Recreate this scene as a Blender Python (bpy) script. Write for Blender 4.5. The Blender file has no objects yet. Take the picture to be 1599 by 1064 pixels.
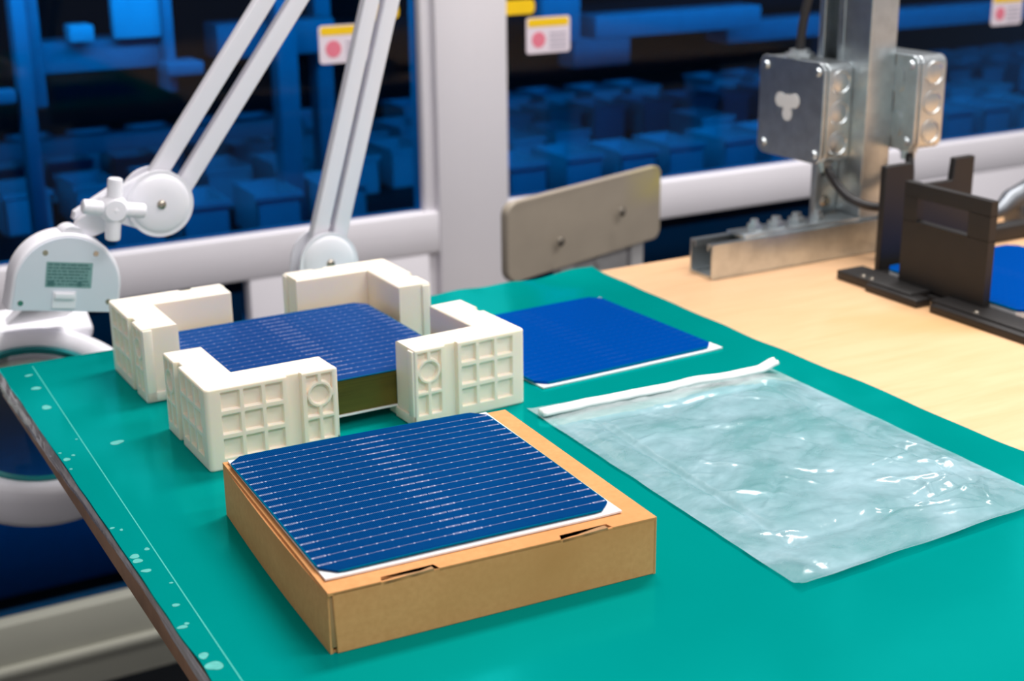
import bpy, bmesh, math, random
from mathutils import Vector, Matrix, noise
random.seed(7)
S = bpy.context.scene
COL = S.collection
PI = math.pi

# ------------------------------------------------------------------ camera
TOP = 0.85                                   # height of the bench top
cd = bpy.data.cameras.new('camera'); cam = bpy.data.objects.new('camera', cd); COL.objects.link(cam)
RT = Vector((0.87333131, -0.48699621, -0.01127498)); UP = Vector((0.1605755, 0.2659539, 0.95051777))
FW = Vector((0.45989992, 0.83192741, -0.31046552))
m = Matrix((RT, UP, -FW)).transposed().to_4x4(); m.translation = Vector((0, 0, 1.25016506))
cam.matrix_world = m
cd.sensor_width = 36; cd.lens = 2263.908 / 1599 * 36; cd.clip_start = 0.02; cd.clip_end = 60
cd.dof.use_dof = True; cd.dof.focus_distance = 0.925; cd.dof.aperture_fstop = 7.5
S.camera = cam

# ------------------------------------------------------------------ light
S.view_settings.view_transform = 'Standard'; S.view_settings.look = 'None'
S.view_settings.gamma = 1; S.view_settings.use_curve_mapping = False
S.view_settings.exposure = 0.0
wd = bpy.data.worlds.new('room_light'); S.world = wd; wd.use_nodes = True
wd.node_tree.nodes['Background'].inputs[0].default_value = (1.0, 0.96, 0.97, 1)
wd.node_tree.nodes['Background'].inputs[1].default_value = 0.40

def area(name, loc, rot, sx, sy, power, col=(1, 1, 1)):
    d = bpy.data.lights.new(name, 'AREA'); d.shape = 'RECTANGLE'; d.size = sx; d.size_y = sy
    d.energy = power; d.color = col
    o = bpy.data.objects.new(name, d); COL.objects.link(o); o.location = loc; o.rotation_euler = rot
    return o
area('overhead_area_light', (1.25, 1.35, 2.75), (0, 0, 0), 1.3, 0.35, 54, (1.0, 0.97, 0.945))
area('overhead_area_light', (1.5, 0.1, 2.75), (0, 0, 0), 1.3, 0.35, 22, (1.0, 0.985, 0.97))  # front-right fill added out of view to brighten the front faces
area('overhead_area_light', (0.6, -0.9, 2.75), (0, 0, 0), 1.3, 0.35, 26, (1.0, 0.98, 0.975))  # fill added behind the camera to lift faces turned towards it
area('machine_interior_fill', (1.3, 1.965, 1.15), (math.radians(55), 0, 0), 3.4, 0.04, 11, (0.95, 0.98, 1.0))  # unseen strip added to light the tray fronts
area('machine_interior_fill', (0.6, 1.98, 0.66), (math.radians(20), 0, 0), 1.6, 0.04, 1.6, (0.95, 0.98, 1.0))  # unseen fill added to brighten the lower deck

# ------------------------------------------------------------------ helpers
def mesh_obj(name, bm, mat, parent=None, smooth=None):
    me = bpy.data.meshes.new(name); bm.normal_update(); bm.to_mesh(me); bm.free()
    o = bpy.data.objects.new(name, me); COL.objects.link(o)
    for mm in (mat if isinstance(mat, (list, tuple)) else [mat]): me.materials.append(mm)
    if parent: o.parent = parent
    if smooth is not None:
        for p in me.polygons: p.use_smooth = True
        if smooth < 3: me.set_sharp_from_angle(angle=smooth)
    return o

def tag(o, label=None, cat=None, group=None, kind=None):
    if label: o['label'] = label
    if cat: o['category'] = cat
    if group: o['group'] = group
    if kind: o['kind'] = kind
    return o

def thing(name, loc, rz=0, label=None, cat=None, group=None):
    o = bpy.data.objects.new(name, None); COL.objects.link(o); o.location = loc; o.rotation_euler = (0, 0, rz)
    o.empty_display_size = .02
    return tag(o, label, cat, group)

def add_box(bm, lo, hi, bev=0.0, seg=2, M=None):
    r = bmesh.ops.create_cube(bm, size=1)
    vs = r['verts']
    for v in vs:
        v.co = Vector([lo[i] + (v.co[i] + .5) * (hi[i] - lo[i]) for i in range(3)])
    if bev > 0:
        es = list({e for v in vs for e in v.link_edges})
        g = bmesh.ops.bevel(bm, geom=es, offset=bev, segments=seg, affect='EDGES', profile=.5)
        vs = list({v for f in g['faces'] for v in f.verts} | {v for v in vs if v.is_valid})
        # gather whole island
        seen = set(vs); st = list(vs)
        while st:
            v = st.pop()
            for e in v.link_edges:
                w = e.other_vert(v)
                if w not in seen: seen.add(w); st.append(w)
        vs = list(seen)
    if M is not None:
        for v in vs: v.co = M @ v.co
    return vs

def BOX(name, lo, hi, mat, parent=None, bev=0.001, seg=2, M=None):
    bm = bmesh.new(); add_box(bm, lo, hi, bev, seg, M)
    return mesh_obj(name, bm, mat, parent, 0.6)

def frame_from(d):
    d = Vector(d).normalized()
    a = Vector((0, 0, 1)) if abs(d.z) < .9 else Vector((1, 0, 0))
    x = a.cross(d).normalized(); y = d.cross(x)
    return x, y

def add_tube(bm, pts, r, n=14, cap=True):
    pts = [Vector(p) for p in pts]; rings = []
    rr = r if isinstance(r, (list, tuple)) else [r] * len(pts)
    px = None
    for i, p in enumerate(pts):
        d = (pts[min(i + 1, len(pts) - 1)] - pts[max(i - 1, 0)])
        x, y = frame_from(d)
        if px is not None:
            dn = d.normalized(); x = (px - dn * px.dot(dn)).normalized(); y = dn.cross(x)
        px = x
        rings.append([bm.verts.new(p + (x * math.cos(2 * PI * k / n) + y * math.sin(2 * PI * k / n)) * rr[i]) for k in range(n)])
    for a, b in zip(rings, rings[1:]):
        for k in range(n): bm.faces.new((a[k], a[(k + 1) % n], b[(k + 1) % n], b[k]))
    if cap: bm.faces.new(rings[0][::-1]); bm.faces.new(rings[-1])

def add_lathe(bm, prof, M, n=48, closed=False):
    # prof: list of (radius, height); M: matrix placing the axis (local z)
    rings = []
    for r, h in prof:
        if r < 1e-6: rings.append([bm.verts.new(M @ Vector((0, 0, h)))])
        else: rings.append([bm.verts.new(M @ Vector((r * math.cos(2 * PI * k / n), r * math.sin(2 * PI * k / n), h))) for k in range(n)])
    pairs = list(zip(rings, rings[1:])) + ([(rings[-1], rings[0])] if closed else [])
    for a, b in pairs:
        for k in range(n):
            k2 = (k + 1) % n
            if len(a) == 1 and len(b) > 1: bm.faces.new((a[0], b[k2], b[k]))
            elif len(b) == 1 and len(a) > 1: bm.faces.new((a[k], a[k2], b[0]))
            elif len(a) > 1: bm.faces.new((a[k], a[k2], b[k2], b[k]))

def add_prism(bm, poly, M, h0, h1):
    a = [bm.verts.new(M @ Vector((x, y, h0))) for x, y in poly]
    b = [bm.verts.new(M @ Vector((x, y, h1))) for x, y in poly]
    n = len(poly)
    bm.faces.new(a[::-1]); bm.faces.new(b)
    for k in range(n): bm.faces.new((a[k], a[(k + 1) % n], b[(k + 1) % n], b[k]))

def axes(o, x, y, z):
    m = Matrix((Vector(x), Vector(y), Vector(z))).transposed().to_4x4(); m.translation = Vector(o); return m

def smoothpath(pts, n=8):
    pts = [Vector(p) for p in pts]; out = []
    P = [pts[0]] + pts + [pts[-1]]
    for i in range(1, len(P) - 2):
        for k in range(n):
            t = k / n
            a, b, c, d = P[i - 1], P[i], P[i + 1], P[i + 2]
            out.append(.5 * ((2 * b) + (c - a) * t + (2 * a - 5 * b + 4 * c - d) * t * t + (-a + 3 * b - 3 * c + d) * t ** 3))
    out.append(pts[-1]); return out

def rrect(x0, y0, x1, y1, r, n=5):
    out = []
    for cx, cy, a0 in ((x1 - r, y1 - r, 0), (x0 + r, y1 - r, PI / 2), (x0 + r, y0 + r, PI), (x1 - r, y0 + r, 1.5 * PI)):
        for k in range(n + 1):
            a = a0 + PI / 2 * k / n; out.append((cx + r * math.cos(a), cy + r * math.sin(a)))
    return out

# ------------------------------------------------------------------ materials
def s2l(c): return tuple(((v / 255) / 12.92 if v / 255 <= .04045 else ((v / 255 + .055) / 1.055) ** 2.4) for v in c)
def new_mat(name):
    mt = bpy.data.materials.new(name); mt.use_nodes = True
    return mt, mt.node_tree, mt.node_tree.nodes['Principled BSDF']
def set_in(b, **k):
    for kk, v in k.items():
        b.inputs[kk.replace('_', ' ')].default_value = v

class X:                                     # tiny shader-maths expression builder
    def __init__(s, nt, out): s.nt = nt; s.o = out
    def _m(s, op, *a):
        n = s.nt.nodes.new('ShaderNodeMath'); n.operation = op
        for i, v in enumerate((s,) + a):
            if isinstance(v, X): s.nt.links.new(v.o, n.inputs[i])
            else: n.inputs[i].default_value = v
        return X(s.nt, n.outputs[0])
    def __add__(s, o): return s._m('ADD', o)
    def __sub__(s, o): return s._m('SUBTRACT', o)
    def __mul__(s, o): return s._m('MULTIPLY', o)
    def abs(s): return s._m('ABSOLUTE')
    def fract(s): return s._m('FRACT')
    def lt(s, v): return s._m('LESS_THAN', v)
    def gt(s, v): return s._m('GREATER_THAN', v)
    def max(s, v): return s._m('MAXIMUM', v)
    def min(s, v): return s._m('MINIMUM', v)
    def inv(s): return (s * -1.0) + 1.0

def mix_col(nt, fac, a, b):
    n = nt.nodes.new('ShaderNodeMix'); n.data_type = 'RGBA'
    if isinstance(fac, X): nt.links.new(fac.o, n.inputs[0])
    elif hasattr(fac, 'links'): nt.links.new(fac, n.inputs[0])
    else: n.inputs[0].default_value = fac
    for s, v in ((6, a), (7, b)):
        if hasattr(v, 'links'): nt.links.new(v, n.inputs[s])
        else: n.inputs[s].default_value = (*v, 1)
    return n.outputs[2]

def noise_tex(nt, scale, detail=3, sx=(1, 1, 1), rough=.5, dist=0):
    tc = nt.nodes.new('ShaderNodeTexCoord'); mp = nt.nodes.new('ShaderNodeMapping'); mp.inputs['Scale'].default_value = sx
    n = nt.nodes.new('ShaderNodeTexNoise'); n.inputs['Scale'].default_value = scale; n.inputs['Detail'].default_value = detail
    n.inputs['Roughness'].default_value = rough; n.inputs['Distortion'].default_value = dist
    nt.links.new(tc.outputs['Object'], mp.inputs[0]); nt.links.new(mp.outputs[0], n.inputs[0])
    return n.outputs[0]
def ramp(nt, src, p0, p1):
    n = nt.nodes.new('ShaderNodeMapRange'); n.inputs[1].default_value = p0; n.inputs[2].default_value = p1
    nt.links.new(src, n.inputs[0]); return n.outputs[0]
def bump(nt, b, src, strength, dist):
    n = nt.nodes.new('ShaderNodeBump'); n.inputs['Strength'].default_value = strength; n.inputs['Distance'].default_value = dist
    nt.links.new(src, n.inputs['Height']); nt.links.new(n.outputs[0], b.inputs['Normal'])

def simple(name, col, rough=.5, metal=0., var=0.06, scale=40, bmp=0., **k):
    mt, nt, b = new_mat(name)
    c = s2l(col); d = tuple(v * (1 - var * 2) for v in c)
    nz = noise_tex(nt, scale)
    nt.links.new(mix_col(nt, ramp(nt, nz, .3, .7), c, d), b.inputs['Base Color'])
    set_in(b, Roughness=rough, Metallic=metal, **k)
    if bmp: bump(nt, b, nz, bmp, .0005)
    return mt

def two_lobe(name, dcol, gcol, fac, rough, var=.06, scale=6, bmp=None):
    # coloured diffuse body under a coloured sheen (dyed rubber, coated silicon)
    mt, nt, b = new_mat(name); nt.nodes.remove(b); out = nt.nodes['Material Output']
    d = nt.nodes.new('ShaderNodeBsdfDiffuse'); g = nt.nodes.new('ShaderNodeBsdfGlossy'); mx = nt.nodes.new('ShaderNodeMixShader')
    if hasattr(dcol, '__call__'): nt.links.new(dcol(nt), d.inputs[0])
    else:
        n1 = noise_tex(nt, scale, 4)
        nt.links.new(mix_col(nt, ramp(nt, n1, .35, .7), dcol, tuple(v * (1 - var) for v in dcol)), d.inputs[0])
    g.inputs[0].default_value = (*gcol, 1); g.inputs['Roughness'].default_value = rough; mx.inputs[0].default_value = fac
    lw = nt.nodes.new('ShaderNodeLayerWeight'); lw.inputs[0].default_value = .5
    f = X(nt, lw.outputs['Facing']); f = f * f * f * fac
    nt.links.new(f.o, mx.inputs[0])
    if bmp:
        n2 = noise_tex(nt, bmp[0], 3); bn = nt.nodes.new('ShaderNodeBump'); bn.inputs['Strength'].default_value = bmp[1]; bn.inputs['Distance'].default_value = .0012
        nt.links.new(n2, bn.inputs['Height']); nt.links.new(bn.outputs[0], g.inputs['Normal'])
    nt.links.new(d.outputs[0], mx.inputs[1]); nt.links.new(g.outputs[0], mx.inputs[2]); nt.links.new(mx.outputs[0], out.inputs[0])
    return mt
M_mat = two_lobe('green_rubber', (.0, .235, .212), (.03, 1.0, 1.0), .66, .15, .08, 6, (14, .2))

M_wood, nt, b = new_mat('pale_birch_ply')
g1 = noise_tex(nt, 9, 5, (1.2, 9, 1), .6, .6); g2 = noise_tex(nt, 3.2, 3, (1, 2.2, 1), .5, .3)
c1 = mix_col(nt, ramp(nt, g1, .35, .75), s2l((232, 188, 145)), s2l((224, 176, 130)))
c2 = mix_col(nt, ramp(nt, g2, .52, .80), c1, s2l((214, 164, 110)))
nt.links.new(c2, b.inputs['Base Color']); set_in(b, Roughness=.42)
M_woodedge = simple('ply_edge_brown', (160, 122, 94), .6, 0, .2, 30, .2)

M_holder, nt, b = new_mat('cream_abs_plastic')
set_in(b, Base_Color=(1.0, .855, .715, 1), Roughness=.42, Subsurface_Weight=.45, Subsurface_Scale=.004)
b.inputs['Subsurface Radius'].default_value = (1, .7, .35)
M_white = simple('white_lamp_enamel', (246, 244, 250), .3, 0, .0)
M_whiteplate = simple('pale_grey_plastic_cover', (222, 228, 238), .5, 0, .01)
M_steel = simple('screw_steel', (190, 180, 165), .25, 1, .1)
M_zinc, nt, b = new_mat('galvanised_steel')
nz = noise_tex(nt, 55, 4, (1, 1, 1), .6); nb = noise_tex(nt, 7, 2)
nt.links.new(mix_col(nt, ramp(nt, nz, .3, .7), (.66, .71, .73), (.52, .56, .58)), b.inputs['Base Color'])
set_in(b, Metallic=.97, Roughness=.33); bump(nt, b, nb, .3, .003)
M_black = simple('black_printed_plastic', (32, 29, 28), .5, 0, .1, 60, .1)
M_rubber = simple('black_cable_jacket', (44, 42, 44), .45, 0, .05)
M_foam = simple('white_foam_sheet', (238, 238, 240), .7, 0, .02, 80)
M_frame = simple('light_grey_painted_steel', (226, 222, 228), .42, 0, .02, 5)
M_base = simple('warm_grey_base_plate', (162, 162, 150), .5, 0, .04, 4)
M_dark = simple('dark_machine_lining', (14, 18, 24), .7, 0, .1)
M_inner = simple('machine_grey_part', (150, 158, 168), .5, 0, .05)
M_bin = simple('white_tray_plastic', (215, 220, 222), .5, 0, .08, 9)
M_floor = simple('dark_floor', (40, 42, 46), .5, 0, .1, 4)
M_yellow = simple('warning_yellow', (240, 196, 0), .5, 0, .02)
M_labelw = simple('label_white', (226, 214, 224), .5, 0, .02)
M_red = simple('label_pink_red', (226, 120, 140), .5, 0, .02)
M_greyink = simple('label_grey_ink', (165, 160, 176), .5, 0, .02)
M_teal_label = simple('lamp_rating_label', (128, 168, 166), .5, 0, .03)
M_teal_ink = simple('lamp_label_ink', (72, 116, 116), .5, 0, .05)
M_chair, nt, b = new_mat('worn_beige_board')
nz = noise_tex(nt, 10, 3, (1, 1, 1.6))
tc = nt.nodes.new('ShaderNodeTexCoord'); sp = nt.nodes.new('ShaderNodeSeparateXYZ'); nt.links.new(tc.outputs['Object'], sp.inputs[0])
wx = ramp(nt, sp.outputs[0], .07, .13); wz = ramp(nt, sp.outputs[2], -.005, .040)
mm = X(nt, wx) * X(nt, wz) * X(nt, ramp(nt, nz, .3, .6))
c = mix_col(nt, ramp(nt, nz, .3, .8), s2l((168, 156, 140)), s2l((154, 143, 128)))
nt.links.new(mix_col(nt, mm, c, s2l((188, 174, 104))), b.inputs['Base Color']); set_in(b, Roughness=.5)
M_legs = simple('chair_grey_steel', (176, 174, 174), .4, .2, .04)

M_kraft, nt, b = new_mat('kraft_cardboard')
k1 = noise_tex(nt, 260, 4); k2 = noise_tex(nt, 12, 3)
c1 = mix_col(nt, ramp(nt, k1, .3, .7), s2l((220, 156, 100)), s2l((210, 146, 90)))
nt.links.new(mix_col(nt, ramp(nt, k2, .45, .8), c1, s2l((202, 138, 82))), b.inputs['Base Color'])
set_in(b, Roughness=.75); b.inputs['Specular IOR Level'].default_value = .25
bump(nt, b, noise_tex(nt, 70, 2, (1, 1, 0.2)), .15, .0006)
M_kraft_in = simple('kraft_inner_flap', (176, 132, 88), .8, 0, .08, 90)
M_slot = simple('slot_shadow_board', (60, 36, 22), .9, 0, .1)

# blue acrylic: tinted clear sheet with a gloss
def tinted(name, tint, gloss=.06, rough=.05):
    mt, nt, b = new_mat(name); nt.nodes.remove(b); out = nt.nodes['Material Output']
    t = nt.nodes.new('ShaderNodeBsdfTransparent'); t.inputs[0].default_value = (*tint, 1)
    g = nt.nodes.new('ShaderNodeBsdfGlossy'); g.inputs['Roughness'].default_value = rough
    f = nt.nodes.new('ShaderNodeFresnel'); f.inputs[0].default_value = 1.25
    mx = nt.nodes.new('ShaderNodeMixShader')
    nt.links.new(f.outputs[0], mx.inputs[0]); nt.links.new(t.outputs[0], mx.inputs[1]); nt.links.new(g.outputs[0], mx.inputs[2])
    nt.links.new(mx.outputs[0], out.inputs[0]); return mt
M_blue = tinted('blue_acrylic', (.010, .40, .72))
M_lens = tinted('magnifier_glass', (.93, .98, .97))
M_lensedge = simple('teal_glass_edge', (0, 120, 122), .15, 0, .02)
M_tube = simple('fluorescent_tube_off', (232, 232, 218), .35, 0, .01)

# clear film of the zip bag
def film(name, milk, col):
    mt, nt, b = new_mat(name); out = nt.nodes['Material Output']
    set_in(b, Base_Color=(*col, 1), Roughness=.16, IOR=1.5, Specular_IOR_Level=.9)
    t = nt.nodes.new('ShaderNodeBsdfTransparent'); mx = nt.nodes.new('ShaderNodeMixShader')
    nz = noise_tex(nt, 16, 4, (1, 1.6, 1), .6, .8)
    st_ = noise_tex(nt, 7, 4, (1, 1.7, 1), .55, 2.2)
    f = X(nt, ramp(nt, nz, .3, .75)) * .16 + X(nt, ramp(nt, st_, .35, .7)) * .34 + milk
    nt.links.new(f.o, mx.inputs[0]); nt.links.new(t.outputs[0], mx.inputs[1]); nt.links.new(b.outputs[0], mx.inputs[2])
    bump(nt, b, noise_tex(nt, 17, 4, (1, 1.5, 1), .5, 1.8), .32, .004)
    nt.links.new(mx.outputs[0], out.inputs[0]); return mt
M_film = film('clear_bag_film', .28, (.44, .63, .71))
M_filmedge = film('clear_bag_hem', .14, (.80, .90, .92))
M_zip = simple('white_zip_rib', (250, 250, 250), .25, 0, .0)
M_tape = film('peeling_edge_film', .55, (.45, .44, .46))

# solar cell
def cell_mat(name, ca, cb, silver, gcol, fac):
    def colour(nt):
        tc = nt.nodes.new('ShaderNodeTexCoord'); sp = nt.nodes.new('ShaderNodeSeparateXYZ'); nt.links.new(tc.outputs['Object'], sp.inputs[0])
        x = X(nt, sp.outputs[0]); y = X(nt, sp.outputs[1]); P = .0094; G = .0094
        ax = x.abs(); ay = y.abs()
        dy = ((y * (1 / P)).fract() - .5).abs() * P                 # distance to the nearest busbar
        inside = ay.lt(9 * P)
        bus = dy.lt(.00015)
        pad = (ax.gt(.0006) * ax.lt(.0088)).max(ax.gt(.0822) * ax.lt(.0902))
        outl = (dy - .0006).abs().lt(.00017)
        hatch = (((x * (1 / .0011)).fract() - .5).abs().lt(.20)) * dy.lt(.0006)
        endbar = (((ax - .0007).abs().lt(.00015)).max((ax - .0088).abs().lt(.0004)).max((ax - .0822).abs().lt(.0004))) * dy.lt(.0008)
        dots = (((x * (1 / G)).fract() - .5).abs() * G).lt(.00055) * dy.lt(.00045)
        fing = (((x * (1 / .00110)).fract() - .5).abs().lt(.22)) * ax.lt(.0900) * ay.lt(.0900)
        line = (bus * pad.inv() * .62).max(pad * outl * .7).max(pad * hatch * .5).max(endbar * .95).max(dots) * inside * ax.lt(.0902) * ax.gt(.0005)
        base = mix_col(nt, fing, ca, cb)
        rim = ax.max(ay).gt(.0903)
        base = mix_col(nt, rim * .7, base, (.0, .16, .26))
        return mix_col(nt, line * silver, base, (.60, .60, .78))
    return two_lobe(name, colour, gcol, fac, .25)
M_cell = cell_mat('solar_cell_blue', (.0, .022, .105), (.004, .060, .205), .72, (.01, .30, .85), .24)
M_cellfar = cell_mat('solar_cell_bright_blue', (.0, .048, .27), (.0, .054, .29), .03, (.02, .30, 1.0), .35)  # brighter blue, fainter lines: reflected light put into the cell colour
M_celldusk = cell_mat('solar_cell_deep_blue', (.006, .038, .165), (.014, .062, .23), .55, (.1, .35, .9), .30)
M_stack, nt, b = new_mat('wafer_stack_edges')
st = noise_tex(nt, 60, 5, (.12, .12, 60), .7); gl = noise_tex(nt, 8, 2, (1, 1, 6))
c = mix_col(nt, ramp(nt, st, .35, .65), s2l((104, 94, 38)), s2l((70, 62, 22)))
nt.links.new(mix_col(nt, ramp(nt, gl, .4, .7), c, s2l((120, 104, 44))), b.inputs['Base Color']); set_in(b, Roughness=.35, Metallic=.5)

# ================================================================== SETTING
fl = bmesh.new(); add_box(fl, (-2.5, -1.5, -.05), (5, 4.6, 0)); tag(mesh_obj('floor', fl, M_floor), kind='structure')

# ------------------------------------------------------------------ machine enclosure behind the bench
WY = 1.90                                    # its front face
mc = thing('machine_enclosure', (0, WY, 0), 0, 'large light grey framed machine with dark blue see-through panels behind the bench', 'machine')
def MB(name, lo, hi, mat, parent=mc, bev=.004, lab=None):
    o = BOX(name, (lo[0], lo[1] - WY, lo[2]), (hi[0], hi[1] - WY, hi[2]), mat, parent, bev)
    if lab: o['label'] = lab
    return o
XL, XR = -.6, 3.9
# posts: centre one visible, next ones outside the frame
for x0, x1 in ((-.30, -.16), (.912, 1.052), (2.30, 2.44), (3.6, 3.74)):
    bm = bmesh.new(); add_box(bm, (x0 + .018, 0, .263), (x1 - .003, .06, 2.05), .004); add_box(bm, (x0, .012, .263), (x0 + .02, .055, 2.05), .006)
    mesh_obj('post', bm, M_frame, mc, .6)
MB('rail', (XL, WY + .003, .700), (XR, WY + .05, .763), M_frame)
MB('rail', (XL, WY, 1.98), (XR, WY + .05, 2.08), M_frame)
MB('base_panel', (XL, WY, .135), (XR, WY + .05, .262), M_base)
MB('base_ridge', (XL, WY - .012, .185), (XR, WY + .01, .200), M_base, bev=.005)
# lower grey panels beside the centre post, below the rail
MB('lower_panel', (.63, WY + .004, .262), (.914, WY + .045, .702), M_frame)
MB('lower_panel', (1.80, WY + .004, .262), (2.32, WY + .045, .702), M_frame)
# blue panes
panes = []
for x0, x1 in ((-.17, .922), (1.042, 2.31), (2.43, 3.61)):
    panes.append(MB('blue_pane', (x0, WY + .026, .755), (x1, WY + .030, 1.99), M_blue, bev=0))
for x0, x1 in ((-.17, .64), (1.042, 1.81)):
    MB('blue_pane', (x0, WY + .026, .25), (x1, WY + .030, .71), M_blue, bev=0)
# dark shell panels added to keep the inside dark, and inside decks
MB('back_panel', (XL, 4.0, .1), (XR, 4.04, 2.08), M_dark, bev=0)
MB('roof_panel', (XL, WY + .03, 2.06), (XR, 4.0, 2.09), M_dark, bev=0)
MB('side_panel', (XL - .02, WY + .03, .1), (XL, 4.0, 2.08), M_dark, bev=0)
MB('side_panel', (XR, WY + .03, .1), (XR + .02, 4.0, 2.08), M_dark, bev=0)
MB('deck', (XL, WY + .035, .675), (XR, 3.4, .698), M_dark, bev=.002)
MB('lower_deck', (XL, WY + .2, .20), (XR, 2.6, .36), M_inner, bev=.01)
MB('support_foot', (0.0, WY + .03, 0), (.12, WY + .12, .14), M_dark)
MB('support_foot', (2.3, WY + .03, 0), (2.42, WY + .12, .14), M_dark)

# warning labels stuck on the panes
def sticker(x0, x1, z0, z1, lab):
    # one mesh with four material slots: white card, yellow header, pink mark, grey lines of print
    bm = bmesh.new(); Mx = axes((0, .0258, 0), (1, 0, 0), (0, 0, 1), (0, -1, 0))
    def pl(poly, h0, h1, mi):
        n0 = len(bm.faces); add_prism(bm, poly, Mx, h0, h1); bm.faces.ensure_lookup_table()
        for f in bm.faces[n0:]: f.material_index = mi
    w, h = x1 - x0, z1 - z0
    pl(rrect(x0, z0, x1, z1, .005), 0, .0006, 0)
    pl(rrect(x0 + .003, z1 - .26 * h, x1 - .003, z1 - .002, .003), .0006, .0009, 1)
    cx, cz = x0 + .28 * w, z0 + .38 * h
    pl([(cx + .012 * math.cos(t * PI / 12), cz + .012 * math.sin(t * PI / 12)) for t in range(24)], .0006, .0009, 2)
    for k in range(4):
        zz = z0 + .12 * h + k * .13 * h
        pl(rrect(x0 + .52 * w, zz, x1 - .08 * w, zz + .05 * h, .0008), .0006, .0009, 3)
    o = mesh_obj('warning_label', bm, [M_labelw, M_yellow, M_red, M_greyink], mc); o['label'] = lab
    return o
sticker(1.095, 1.172, .981, 1.035, 'white warning label with yellow header and pink mark')
sticker(.762, .838, .990, 1.043, 'white warning label with yellow header and pink mark')
sticker(2.068, 2.145, .965, 1.02, 'white warning label with yellow header and pink mark')
def yellow_tag(x0, x1, z0, z1):
    bm = bmesh.new(); add_prism(bm, rrect(x0, z0, x1, z1, .008), axes((0, .0258, 0), (1, 0, 0), (0, 0, 1), (0, -1, 0)), 0, .0008)
    o = mesh_obj('yellow_sticker', bm, M_yellow, mc); o['label'] = 'small plain yellow sticker'
yellow_tag(1.050, 1.110, 1.041, 1.062)
yellow_tag(.835, .886, 1.046, 1.068)

# parts of the mechanism seen through the blue panes
def IN(name, x0, x1, y0, y1, z0, z1, mat=M_inner, bev=.004): return MB(name, (x0, y0, z0), (x1, y1, z1), mat, mc, bev)
IN('cross_beam', .425, .60, 2.15, 2.22, .975, 1.020)
IN('guide_plate', .53, .60, 2.13, 2.15, 1.02, 1.20, M_bin)
IN('upright', .385, .405, 2.10, 2.14, .698, 1.30)
IN('upright', .405, .43, 2.14, 2.17, .93, 1.30)
IN('bracket', .60, .615, 2.12, 2.18, .94, 1.20)
IN('bracket', .595, .65, 2.10, 2.16, .965, .985)
IN('long_rail', .28, .90, 2.45, 2.49, .80, .83)
IN('short_rail', .30, .38, 2.10, 2.13, .945, .965)
IN('valve_block', .465, .50, 2.12, 2.16, 1.02, 1.045, M_bin)
IN('cross_beam', .72, .92, 2.25, 2.32, .965, 1.02)
IN('upright', .80, .835, 2.2, 2.24, .698, 1.3)
IN('upright', .905, .935, 2.3, 2.34, .698, 1.3)
IN('cross_beam', 1.36, 1.72, 2.15, 2.22, .965, 1.005)
IN('cross_beam', 1.72, 2.6, 2.25, 2.32, .925, .965)
IN('hanging_plate', 1.225, 1.30, 2.1, 2.13, .97, 1.20)
IN('bracket', 1.47, 1.60, 2.4, 2.46, .88, .95)
IN('bracket', 2.02, 2.12, 2.3, 2.36, .85, .92)
IN('long_rail', 1.06, 3.5, 3.0, 3.05, .90, .94, M_dark)

# white trays standing in rows on the deck inside
def tray_mesh():
    bm = bmesh.new(); w, d, h, t = .074, .12, .070, .003
    add_box(bm, (-w / 2, -d / 2, 0), (w / 2, d / 2, t))
    add_box(bm, (-w / 2, -d / 2, 0), (w / 2, -d / 2 + t, h)); add_box(bm, (-w / 2, d / 2 - t, 0), (w / 2, d / 2, h))
    add_box(bm, (-w / 2, -d / 2, 0), (-w / 2 + t, d / 2, h)); add_box(bm, (w / 2 - t, -d / 2, 0), (w / 2, d / 2, h))
    add_box(bm, (-w / 2 - .003, -d / 2 - .003, h - .008), (w / 2 + .003, -d / 2 + .001, h)); add_box(bm, (-w / 2 - .003, d / 2 - .001, h - .008), (w / 2 + .003, d / 2 + .003, h))
    add_box(bm, (-w / 2 + t, -d / 2 + t, h * .6), (w / 2 - t, d / 2 - t, h * .62))
    return bm
tray0 = None
for r in range(4):
    y = 2.20 + r * .215
    for i in range(34):
        x = .20 + i * .113 + random.uniform(-.006, .006)
        lo = .165 * y + .0 ; hi = 1.09 * y + .06
        if x < lo - .05 or x > hi + .1: continue
        if .90 * y / 1.9 * 1.02 < x < 1.05 * y / 1.93: continue      # hidden by the centre post
        if random.random() < .12: continue
        if tray0 is None:
            tray0 = mesh_obj('storage_tray', tray_mesh(), M_bin); o = tray0
            tag(o, 'small open white tray in rows behind the blue panels of the machine', 'tray', 'trays inside the machine')
        else:
            o = tray0.copy(); COL.objects.link(o)
        o.location = (x, y + random.uniform(-.015, .015), .698); o.rotation_euler = (0, 0, random.uniform(-.05, .05))

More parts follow.
